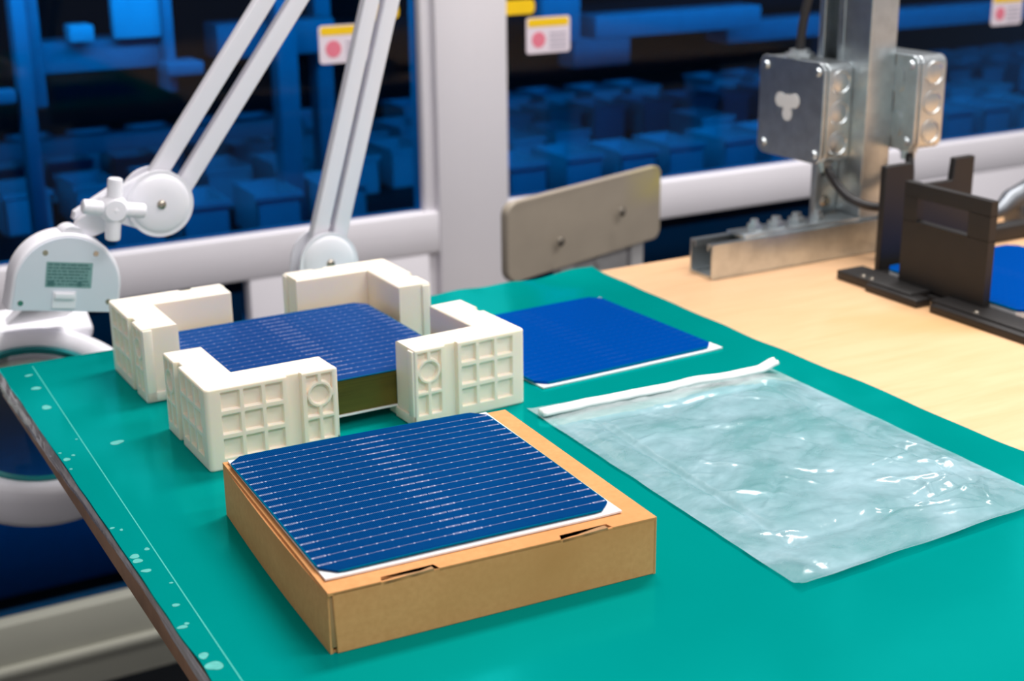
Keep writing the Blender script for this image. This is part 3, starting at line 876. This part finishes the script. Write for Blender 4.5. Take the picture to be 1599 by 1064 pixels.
add_tube(bm, [MBal @ Vector((.002, .041, -.024)), MBal @ Vector((.002, .041, -.003))], .0110, 28)
bmesh.ops.recalc_face_normals(bm, faces=bm.faces)
bal = LP('ballast_housing', bm, M_white)
bm = bmesh.new(); add_prism(bm, [(x * .935, y * .935 - .0008) for x, y in dpoly(BR, .023, .002)], MBal, -.001, .0012); bmesh.ops.recalc_face_normals(bm, faces=bm.faces)
cov = LPc('cover_plate', bm, M_whiteplate, bal)
for x, y in ((-.021, .029), (.022, .030), (-.039, -.016), (.036, -.013)):
    bm = bmesh.new(); add_lathe(bm, [(0, .0014), (.0024, .0014), (.0026, .0010)], axes(MBal @ Vector((x, y, 0)), bx_, bz_, (0, -1, 0)), 14); LPc('cover_screw', bm, M_steel, bal)
bm = bmesh.new(); add_prism(bm, rrect(-.0195, -.001, .0200, .0215, .0008), MBal, .0011, .0015)
for f in bm.faces: f.material_index = 0
n0 = len(bm.faces)
random.seed(5)
for r_ in range(7):
    yy = .0192 - r_ * .0029; x_ = -.0180
    while x_ < .016:
        w = random.uniform(.0015, .0055); x2 = min(x_ + w, .0185)
        add_prism(bm, [(x_, yy - .0007), (x2, yy - .0007), (x2, yy + .0007), (x_, yy + .0007)], MBal, .0015, .0017); x_ = x2 + random.uniform(.0004, .0012)
for x0, x1 in ((-.0175, -.012), (.008, .0115)): add_prism(bm, [(x0, .0002), (x1, .0002), (x1, .0045), (x0, .0045)], MBal, .0015, .0018)
bm.faces.ensure_lookup_table()
for f in bm.faces[n0:]: f.material_index = 1
bmesh.ops.recalc_face_normals(bm, faces=bm.faces)
o = LPc('rating_label', bm, [M_teal_label, M_teal_ink], bal); o['label'] = 'grey-green printed rating label'
bm = bmesh.new(); add_prism(bm, rrect(-.0125, -.0195, .0075, -.0045, .001), MBal, .0012, .0024); bmesh.ops.recalc_face_normals(bm, faces=bm.faces)
add_box(bm, (-.011, -.0110, .002), (.006, -.0058, .0045), .0006, 2, MBal)
LPc('switch', bm, M_white, bal)
# lamp head: round shade with lens
t = math.radians(30); Hc = Vector((.2280, 1.345, .7650)); hz = Vector((0.0, -math.sin(t), math.cos(t))); hx = Vector((1, 0, 0)); hy = hz.cross(hx)
MH = axes(Hc, hx, hy, hz)
prof = [(.0845, -.004), (.0860, .001), (.0960, .0080), (.100, .0085), (.105, .006), (.109, -.003), (.109, -.030), (.105, -.042), (.099, -.046), (.096, -.044), (.0945, -.034), (.0945, -.012), (.088, -.008)]
bm = bmesh.new(); add_lathe(bm, prof, MH, 96, True); bmesh.ops.recalc_face_normals(bm, faces=bm.faces)
# shoulder joining the shade to the ballast
add_box(bm, (-.078, .090, -.012), (.078, .136, .006), .006, 3, MH)
hd = LP('shade', bm, M_white)
bm = bmesh.new(); add_lathe(bm, [(.0855, -.0010), (.0835, .0015), (.0795, .0015), (.0795, -.006), (.0855, -.006)], MH, 96, True); bmesh.ops.recalc_face_normals(bm, faces=bm.faces)
o = LPc('lens_rim', bm, M_lensedge, hd); o['label'] = 'teal edge of the magnifying lens'
bm = bmesh.new(); add_lathe(bm, [(0, .0050), (.03, .0040), (.06, .0015), (.0795, -.0015)], MH, 64)
LPc('lens', bm, M_lens, hd)
bm = bmesh.new(); T_ = []
for k in range(61):
    a = 2 * PI * k / 60 * .97; T_.append(MH @ Vector((.082 * math.cos(a + .8), .082 * math.sin(a + .8), -.026)))
add_tube(bm, T_, .0075, 12); LPc('ring_tube', bm, M_tube, hd)
# bracket from shade shoulder up to the ballast
d_ = Vector((0, .150, -.062)).normalized(); u_ = Vector((1, 0, 0)).cross(d_)
bm = bmesh.new(); add_box(bm, (-.030, -.004, 0), (.030, .004, .172), .002, 2, axes((.252, 1.268, .898), (1, 0, 0), -u_, d_)); LP('shade_bracket', bm, M_white)

# ------------------------------------------------------------------ chair
ch = thing('factory_chair', (1.002, 1.66, 0), math.radians(18.9), 'worn beige backrest chair with grey steel uprights behind the bench', 'chair')
# local: x along the backrest, y away from the bench
bm = bmesh.new(); NXc, NZc = 26, 10; w, h = .316, .102
Pf = rrect(-w / 2, -h / 2, w / 2, h / 2, .016, 6)
def curve_y(x): return -.012 * (1 - (x / (w / 2)) ** 2) + .006
a = [bm.verts.new((x, curve_y(x) - .006, z)) for x, z in Pf]; b_ = [bm.verts.new((x, curve_y(x) + .006, z)) for x, z in Pf]
n = len(Pf)
for k in range(n): bm.faces.new((a[k], a[(k + 1) % n], b_[(k + 1) % n], b_[k]))
bm.faces.new(a[::-1]); bm.faces.new(b_); bmesh.ops.recalc_face_normals(bm, faces=bm.faces)
br = mesh_obj('backrest', bm, M_chair, ch, .6); br.location = (-.046, -.08, .8085)
bv = br.modifiers.new('b', 'BEVEL'); bv.width = .002; bv.segments = 2; bv.limit_method = 'ANGLE'
for x, z in ((-.068, -.012), (.058, .004)):
    bm = bmesh.new(); add_lathe(bm, [(0, .003), (.004, .0028), (.0065, .001), (.0068, 0)], axes((x, curve_y(x) - .006, z), (1, 0, 0), (0, 0, 1), (0, -1, 0)), 18)
    mesh_obj('bolt', bm, M_steel, br)
for x in (-.088, .062):
    bm = bmesh.new(); add_box(bm, (x - .012, -.078, .48), (x + .016, -.064, .80), .003); mesh_obj('upright', bm, M_legs, ch, .6)
bm = bmesh.new(); add_box(bm, (-.072, -.074, .700), (.046, -.068, .770), .003); add_lathe(bm, [(0, .004), (.006, .003), (.007, 0)], axes((-.02, -.074, .748), (1, 0, 0), (0, 0, 1), (0, -1, 0)), 16)
mesh_obj('brace_plate', bm, M_legs, ch, .6)
BOX('seat', (-.18, -.06, .47), (.14, .14, .50), M_chair, ch, .01, 3)
for x in (-.15, .11):
    for y in (-.04, .12):
        bm = bmesh.new(); add_tube(bm, [(x, y, 0), (x, y, .47)], .011, 12); mesh_obj('leg', bm, M_legs, ch, .7)

# ------------------------------------------------------------------ strut channel on the bench, post and junction boxes
def strut_profile(w=.041, h=.041, t=.0026, lip=.0095, dn=.007):
    # open towards +y ; centred in x ; y from 0 (back web) to h
    o_ = w / 2
    return [(-o_, 0), (o_, 0), (o_, h), (o_ - lip, h), (o_ - lip, h - dn), (o_ - lip + t, h - dn), (o_ - lip + t, h - t), (o_ - t, h - t), (o_ - t, t),
            (-o_ + t, t), (-o_ + t, h - t), (-o_ + lip - t, h - t), (-o_ + lip - t, h - dn), (-o_ + lip, h - dn), (-o_ + lip, h), (-o_, h)]
post = thing('strut_post', (1.05, 1.16, TOP), 0, 'galvanised steel strut post standing on a lying channel at the back of the bench', 'metal post')
def PP(name, bm, mat, lab=None, smooth=.6):
    o = local(mesh_obj(name, bm, mat, None, smooth), post)
    if lab: o['label'] = lab
    return o
bm = bmesh.new(); add_prism(bm, strut_profile(.0385, .0355), axes((.862, 1.1585, TOP + .0003), (0, 1, 0), (0, 0, 1), (1, 0, 0)), 0, .36); bmesh.ops.recalc_face_normals(bm, faces=bm.faces)
PP('base_channel', bm, M_zinc, 'galvanised channel lying on the wood')
# front upright, closed face towards the bench, standing on the channel
lean = Matrix.Identity(4)
bm = bmesh.new(); add_prism(bm, strut_profile(.0365, .0405), axes((1.0783, 1.1455, TOP + .0365), (1, 0, 0), (0, 1, 0), (0, 0, 1)), 0, .90); bmesh.ops.recalc_face_normals(bm, faces=bm.faces)
o = PP('upright', bm, M_zinc); bv = o.modifiers.new('b', 'BEVEL'); bv.width = .0024; bv.segments = 3; bv.limit_method = 'ANGLE'; bv.use_clamp_overlap = True
# rear upright, open side to the left
bm = bmesh.new(); add_prism(bm, strut_profile(.0405, .0362), axes((1.0967, 1.2072, TOP + .0003), (0, 1, 0), (-1, 0, 0), (0, 0, 1)), 0, .93); bmesh.ops.recalc_face_normals(bm, faces=bm.faces)
o = PP('upright', bm, M_zinc); bv = o.modifiers.new('b', 'BEVEL'); bv.width = .0012; bv.segments = 3; bv.limit_method = 'ANGLE'; bv.use_clamp_overlap = True
# angle plate and fixings where the posts meet the channel
bm = bmesh.new(); add_box(bm, (1.029, 1.1825, TOP + .001), (1.0595, 1.1865, TOP + .112), .0008); PP('angle_plate', bm, M_zinc)
bm = bmesh.new(); add_box(bm, (.905, 1.143, TOP + .0360), (1.058, 1.174, TOP + .0400), .0008); PP('fixing_plate', bm, M_zinc)
for x, y, z, rr in ((.930, 1.160, .0400, .008), (.957, 1.158, .0400, .0095), (.986, 1.160, .0400, .0095), (1.012, 1.158, .040, .008)):
    bm = bmesh.new(); add_lathe(bm, [(0, .011), (rr * .55, .011), (rr * .6, .006), (rr, .006), (rr, 0)], Matrix.Translation((x, y, TOP + z)), 6); PP('bolt', bm, M_zinc, None, .4)
bm = bmesh.new(); add_lathe(bm, [(0, .005), (.005, .004), (.007, 0)], axes((1.043, 1.1825, TOP + .052), (1, 0, 0), (0, 0, 1), (0, -1, 0)), 12); PP('bolt', bm, M_steel)

M_whitemark = simple("painted_white_reflection", (252, 252, 252), .25, 0, .0)  # white put into the mark's colour for a bright reflection
def junction(x0, x1, y0, y1, z0, z1, label, mark):
    j = thing('junction_box', ((x0 + x1) / 2, (y0 + y1) / 2, z0), 0, label, 'electrical box')
    def JP(name, bm, mat, lab=None, par=None):
        o = mesh_obj(name, bm, mat, None, .6); local(o, j) if par is None else setattr(o, 'parent', par)
        if lab: o['label'] = lab
        return o
    # open pressed body: rounded rectangle swept in x
    bm = bmesh.new(); add_prism(bm, rrect(y0, z0, y1, z1, .010, 6), axes((x0, 0, 0), (0, 1, 0), (0, 0, 1), (1, 0, 0)), .006, x1 - x0); bmesh.ops.recalc_face_normals(bm, faces=bm.faces)
    body = JP('box_body', bm, M_zinc); bv = body.modifiers.new('b', 'BEVEL'); bv.width = .0015; bv.segments = 2; bv.limit_method = 'ANGLE'
    # raised cover ring and cover
    bm = bmesh.new(); add_prism(bm, rrect(y0 + .001, z0 + .001, y1 - .001, z1 - .001, .010, 6), axes((x0, 0, 0), (0, 1, 0), (0, 0, 1), (1, 0, 0)), .0015, .0052)
    add_prism(bm, rrect(y0 - .0012, z0 - .0012, y1 + .0012, z1 + .0012, .011, 6), axes((x0, 0, 0), (0, 1, 0), (0, 0, 1), (1, 0, 0)), -.0015, .0012); bmesh.ops.recalc_face_normals(bm, faces=bm.faces)
    cv = JP('cover', bm, M_zinc); bv = cv.modifiers.new('b', 'BEVEL'); bv.width = .001; bv.segments = 2; bv.limit_method = 'ANGLE'
    # cover screws in two corners
    for yy, zz in ((y0 + .009, z1 - .009), (y0 + .009, z0 + .009), (y1 - .010, z1 - .010), (y1 - .01, z0 + .01)):
        bm = bmesh.new(); add_lathe(bm, [(0, .0028), (.0036, .0026), (.0048, .0008), (.005, 0)], axes((x0 - .0015, yy, zz), (0, 1, 0), (0, 0, 1), (-1, 0, 0)), 16); JP('cover_screw', bm, M_zinc)
    # three round knockouts on the side that faces the bench, each a shallow dished ring
    for k in range(3):
        zz = z0 + (z1 - z0) * (.19 + .31 * k); xm = x0 + (x1 - x0) * .58; R_ = .0125
        bm = bmesh.new(); add_lathe(bm, [(0, .0012), (R_ * .5, .0010), (R_ * .82, .0003), (R_ * .9, .0011), (R_, .0011), (R_ * 1.06, .0)], axes((xm, y0, zz), (1, 0, 0), (0, 0, 1), (0, -1, 0)), 32); JP('knockout', bm, M_zinc)
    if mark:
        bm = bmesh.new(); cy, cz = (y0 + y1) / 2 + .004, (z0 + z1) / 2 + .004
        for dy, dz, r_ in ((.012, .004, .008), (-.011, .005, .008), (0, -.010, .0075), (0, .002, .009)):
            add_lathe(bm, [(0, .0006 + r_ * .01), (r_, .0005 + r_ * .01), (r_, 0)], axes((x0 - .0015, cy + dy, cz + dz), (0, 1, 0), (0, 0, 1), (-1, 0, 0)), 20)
        JP('cover_mark', bm, M_whitemark, 'three-lobed mark on the cover, painted white for its bright reflection')
    else:
        bm = bmesh.new()
        for a_, b__ in ((.12, .40), (.60, .88)):
            add_prism(bm, rrect(y0 + .018, z0 + (z1 - z0) * a_, y0 + .034, z0 + (z1 - z0) * b__, .007, 5), axes((x0 - .0015, 0, 0), (0, 1, 0), (0, 0, 1), (-1, 0, 0)), 0, .0016)
        bmesh.ops.recalc_face_normals(bm, faces=bm.faces)
        JP('cover_emboss', bm, M_zinc)
    return j
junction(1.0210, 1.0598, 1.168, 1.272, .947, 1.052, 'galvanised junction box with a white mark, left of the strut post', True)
junction(1.0985, 1.1385, 1.114, 1.200, .962, 1.060, 'galvanised junction box with round knockouts, right of the strut post', False)
# cables
bm = bmesh.new(); add_tube(bm, smoothpath([(1.042, 1.186, .947), (1.042, 1.172, .930), (1.042, 1.145, .914), (1.054, 1.122, .9065), (1.078, 1.116, .908), (1.108, 1.125, .925), (1.118, 1.140, .962)], 8), .0048, 14)
cb = mesh_obj('cable', bm, M_rubber, None, .9); tag(cb, 'black cable looping between the bottoms of the two junction boxes', 'cable')
for x, y, z in ((1.042, 1.186, .941),):
    bm = bmesh.new(); add_lathe(bm, [(.0048, -.006), (.009, -.006), (.009, .0), (.0115, .0), (.0115, .0055), (.0048, .0055)], Matrix.Translation((x, y, z)), 8, True); o = mesh_obj('cable_gland', bm, M_zinc, cb, .4)
bm = bmesh.new(); add_lathe(bm, [(.0048, -.008), (.0075, -.008), (.0075, .0), (.0095, .0), (.0095, .0055), (.0048, .0055)], Matrix.Translation((1.118, 1.140, .956)), 8, True); mesh_obj('cable_gland', bm, M_zinc, cb, .4)
bm = bmesh.new(); add_tube(bm, smoothpath([(1.034, 1.225, 1.0535), (1.034, 1.224, 1.075), (1.036, 1.222, 1.10), (1.042, 1.216, 1.15), (1.046, 1.21, 1.25), (1.046, 1.21, 1.60)], 8), .0048, 14)
cb2 = mesh_obj('cable', bm, M_rubber, None, .9); tag(cb2, 'black cable rising from the top of the left junction box', 'cable')
bm = bmesh.new(); add_lathe(bm, [(.0048, .001), (.016, .001), (.016, .005), (.011, .005), (.011, .009), (.0048, .009)], Matrix.Translation((1.034, 1.225, 1.0524)), 8, True); mesh_obj('cable_gland', bm, M_zinc, cb2, .4)

# ------------------------------------------------------------------ black cell fixture at the right
fx = thing('cell_fixture', (1.02, .96, TOP), 0, 'black plastic stacking fixture with slotted upright plate on the bare wood', 'fixture')
def FP(name, bm, mat=M_black, lab=None, smooth=.6):
    o = local(mesh_obj(name, bm, mat, None, smooth), fx)
    if lab: o['label'] = lab
    return o
bm = bmesh.new()
for lo, hi in (((.998, .9085, .858), (1.0065, 1.018, .9215)), ((.998, .9085, .9445), (1.0065, 1.018, .9585)), ((.998, .9085, .9210), (1.0065, .9350, .9450)), ((.998, 1.0005, .9210), (1.0065, 1.018, .9450))):
    add_box(bm, lo, hi)
FP('slotted_plate', bm, smooth=.3)
bm = bmesh.new(); add_box(bm, (.9975, .9345, .9195), (1.0068, 1.001, .9222), .0006); FP('slot_lip', bm)
# base bars on the left side, stepped
bm = bmesh.new(); add_box(bm, (.972, .975, TOP + .0005), (1.006, 1.078, TOP + .0095), .001); add_box(bm, (.966, .960, TOP + .0003), (.985, 1.030, TOP + .0075), .001); FP('base_bar', bm)
bm = bmesh.new(); add_box(bm, (.976, .770, TOP + .0005), (1.006, .952, TOP + .0095), .001); add_box(bm, (.968, .800, TOP + .0003), (.985, .945, TOP + .0075), .001); FP('base_bar', bm)
bm = bmesh.new(); add_box(bm, (.994, .88, TOP + .0005), (1.195, 1.072, TOP + .0055), .001); FP('base_plate', bm)
bm = bmesh.new(); add_box(bm, (1.000, .935, TOP + .004), (1.010, .99, TOP + .0125), .001); FP('plate_socket', bm)
# rear U-shaped plate
bm = bmesh.new(); poly = [(1.018, .852), (1.140, .852), (1.140, .961), (1.1125, .961), (1.1105, .938), (1.0565, .938), (1.0545, .962), (1.018, .962)]
add_prism(bm, poly, axes((0, 1.066, 0), (1, 0, 0), (0, 0, 1), (0, -1, 0)), -.008, 0); bmesh.ops.recalc_face_normals(bm, faces=bm.faces)
o = FP('rear_plate', bm); bv = o.modifiers.new('b', 'BEVEL'); bv.width = .001; bv.segments = 2; bv.limit_method = 'ANGLE'
for x, y in ((.978, 1.046), (.978, 1.034), (.981, .900)):
    bm = bmesh.new(); add_lathe(bm, [(0, .0022), (.0022, .0020), (.0032, .0006), (.0033, 0)], Matrix.Translation((x, y, TOP + .0095)), 14); FP('screw', bm, M_steel)
# rear bar and clamp at the picture's right border
rb = thing('clamp_block', (1.30, 1.12, TOP), 0, 'black bar with grey metal clamp cylinder behind the fixture, at the right edge', 'clamp')
bm = bmesh.new(); add_box(bm, (1.17, 1.098, TOP + .0005), (1.48, 1.118, TOP + .017), .002); local(mesh_obj('bar', bm, M_black, None, .6), rb)
bm = bmesh.new(); add_tube(bm, [(1.262, 1.15, TOP + .016), (1.278, 1.15, TOP + .020), (1.292, 1.15, TOP + .030), (1.32, 1.15, TOP + .038), (1.40, 1.15, TOP + .042)], [.006, .009, .012, .0135, .014], 20)
add_box(bm, (1.30, 1.14, TOP + .0005), (1.345, 1.165, TOP + .04), .002)
local(mesh_obj('cylinder', bm, simple('dull_grey_metal', (120, 124, 130), .4, .6, .1), None, .6), rb)

# stack of cells in the fixture
FXx, FXy = 1.0990, .9600
bm = bmesh.new(); add_prism(bm, cell_poly(.1815), M4, 0, .0056); o = mesh_obj('solar_cell_stack', bm, M_foam); o.location = (FXx, FXy, TOP + .0058); tag(o, 'white foam-backed stack of solar cells inside the black fixture', 'solar cells', kind='stuff')
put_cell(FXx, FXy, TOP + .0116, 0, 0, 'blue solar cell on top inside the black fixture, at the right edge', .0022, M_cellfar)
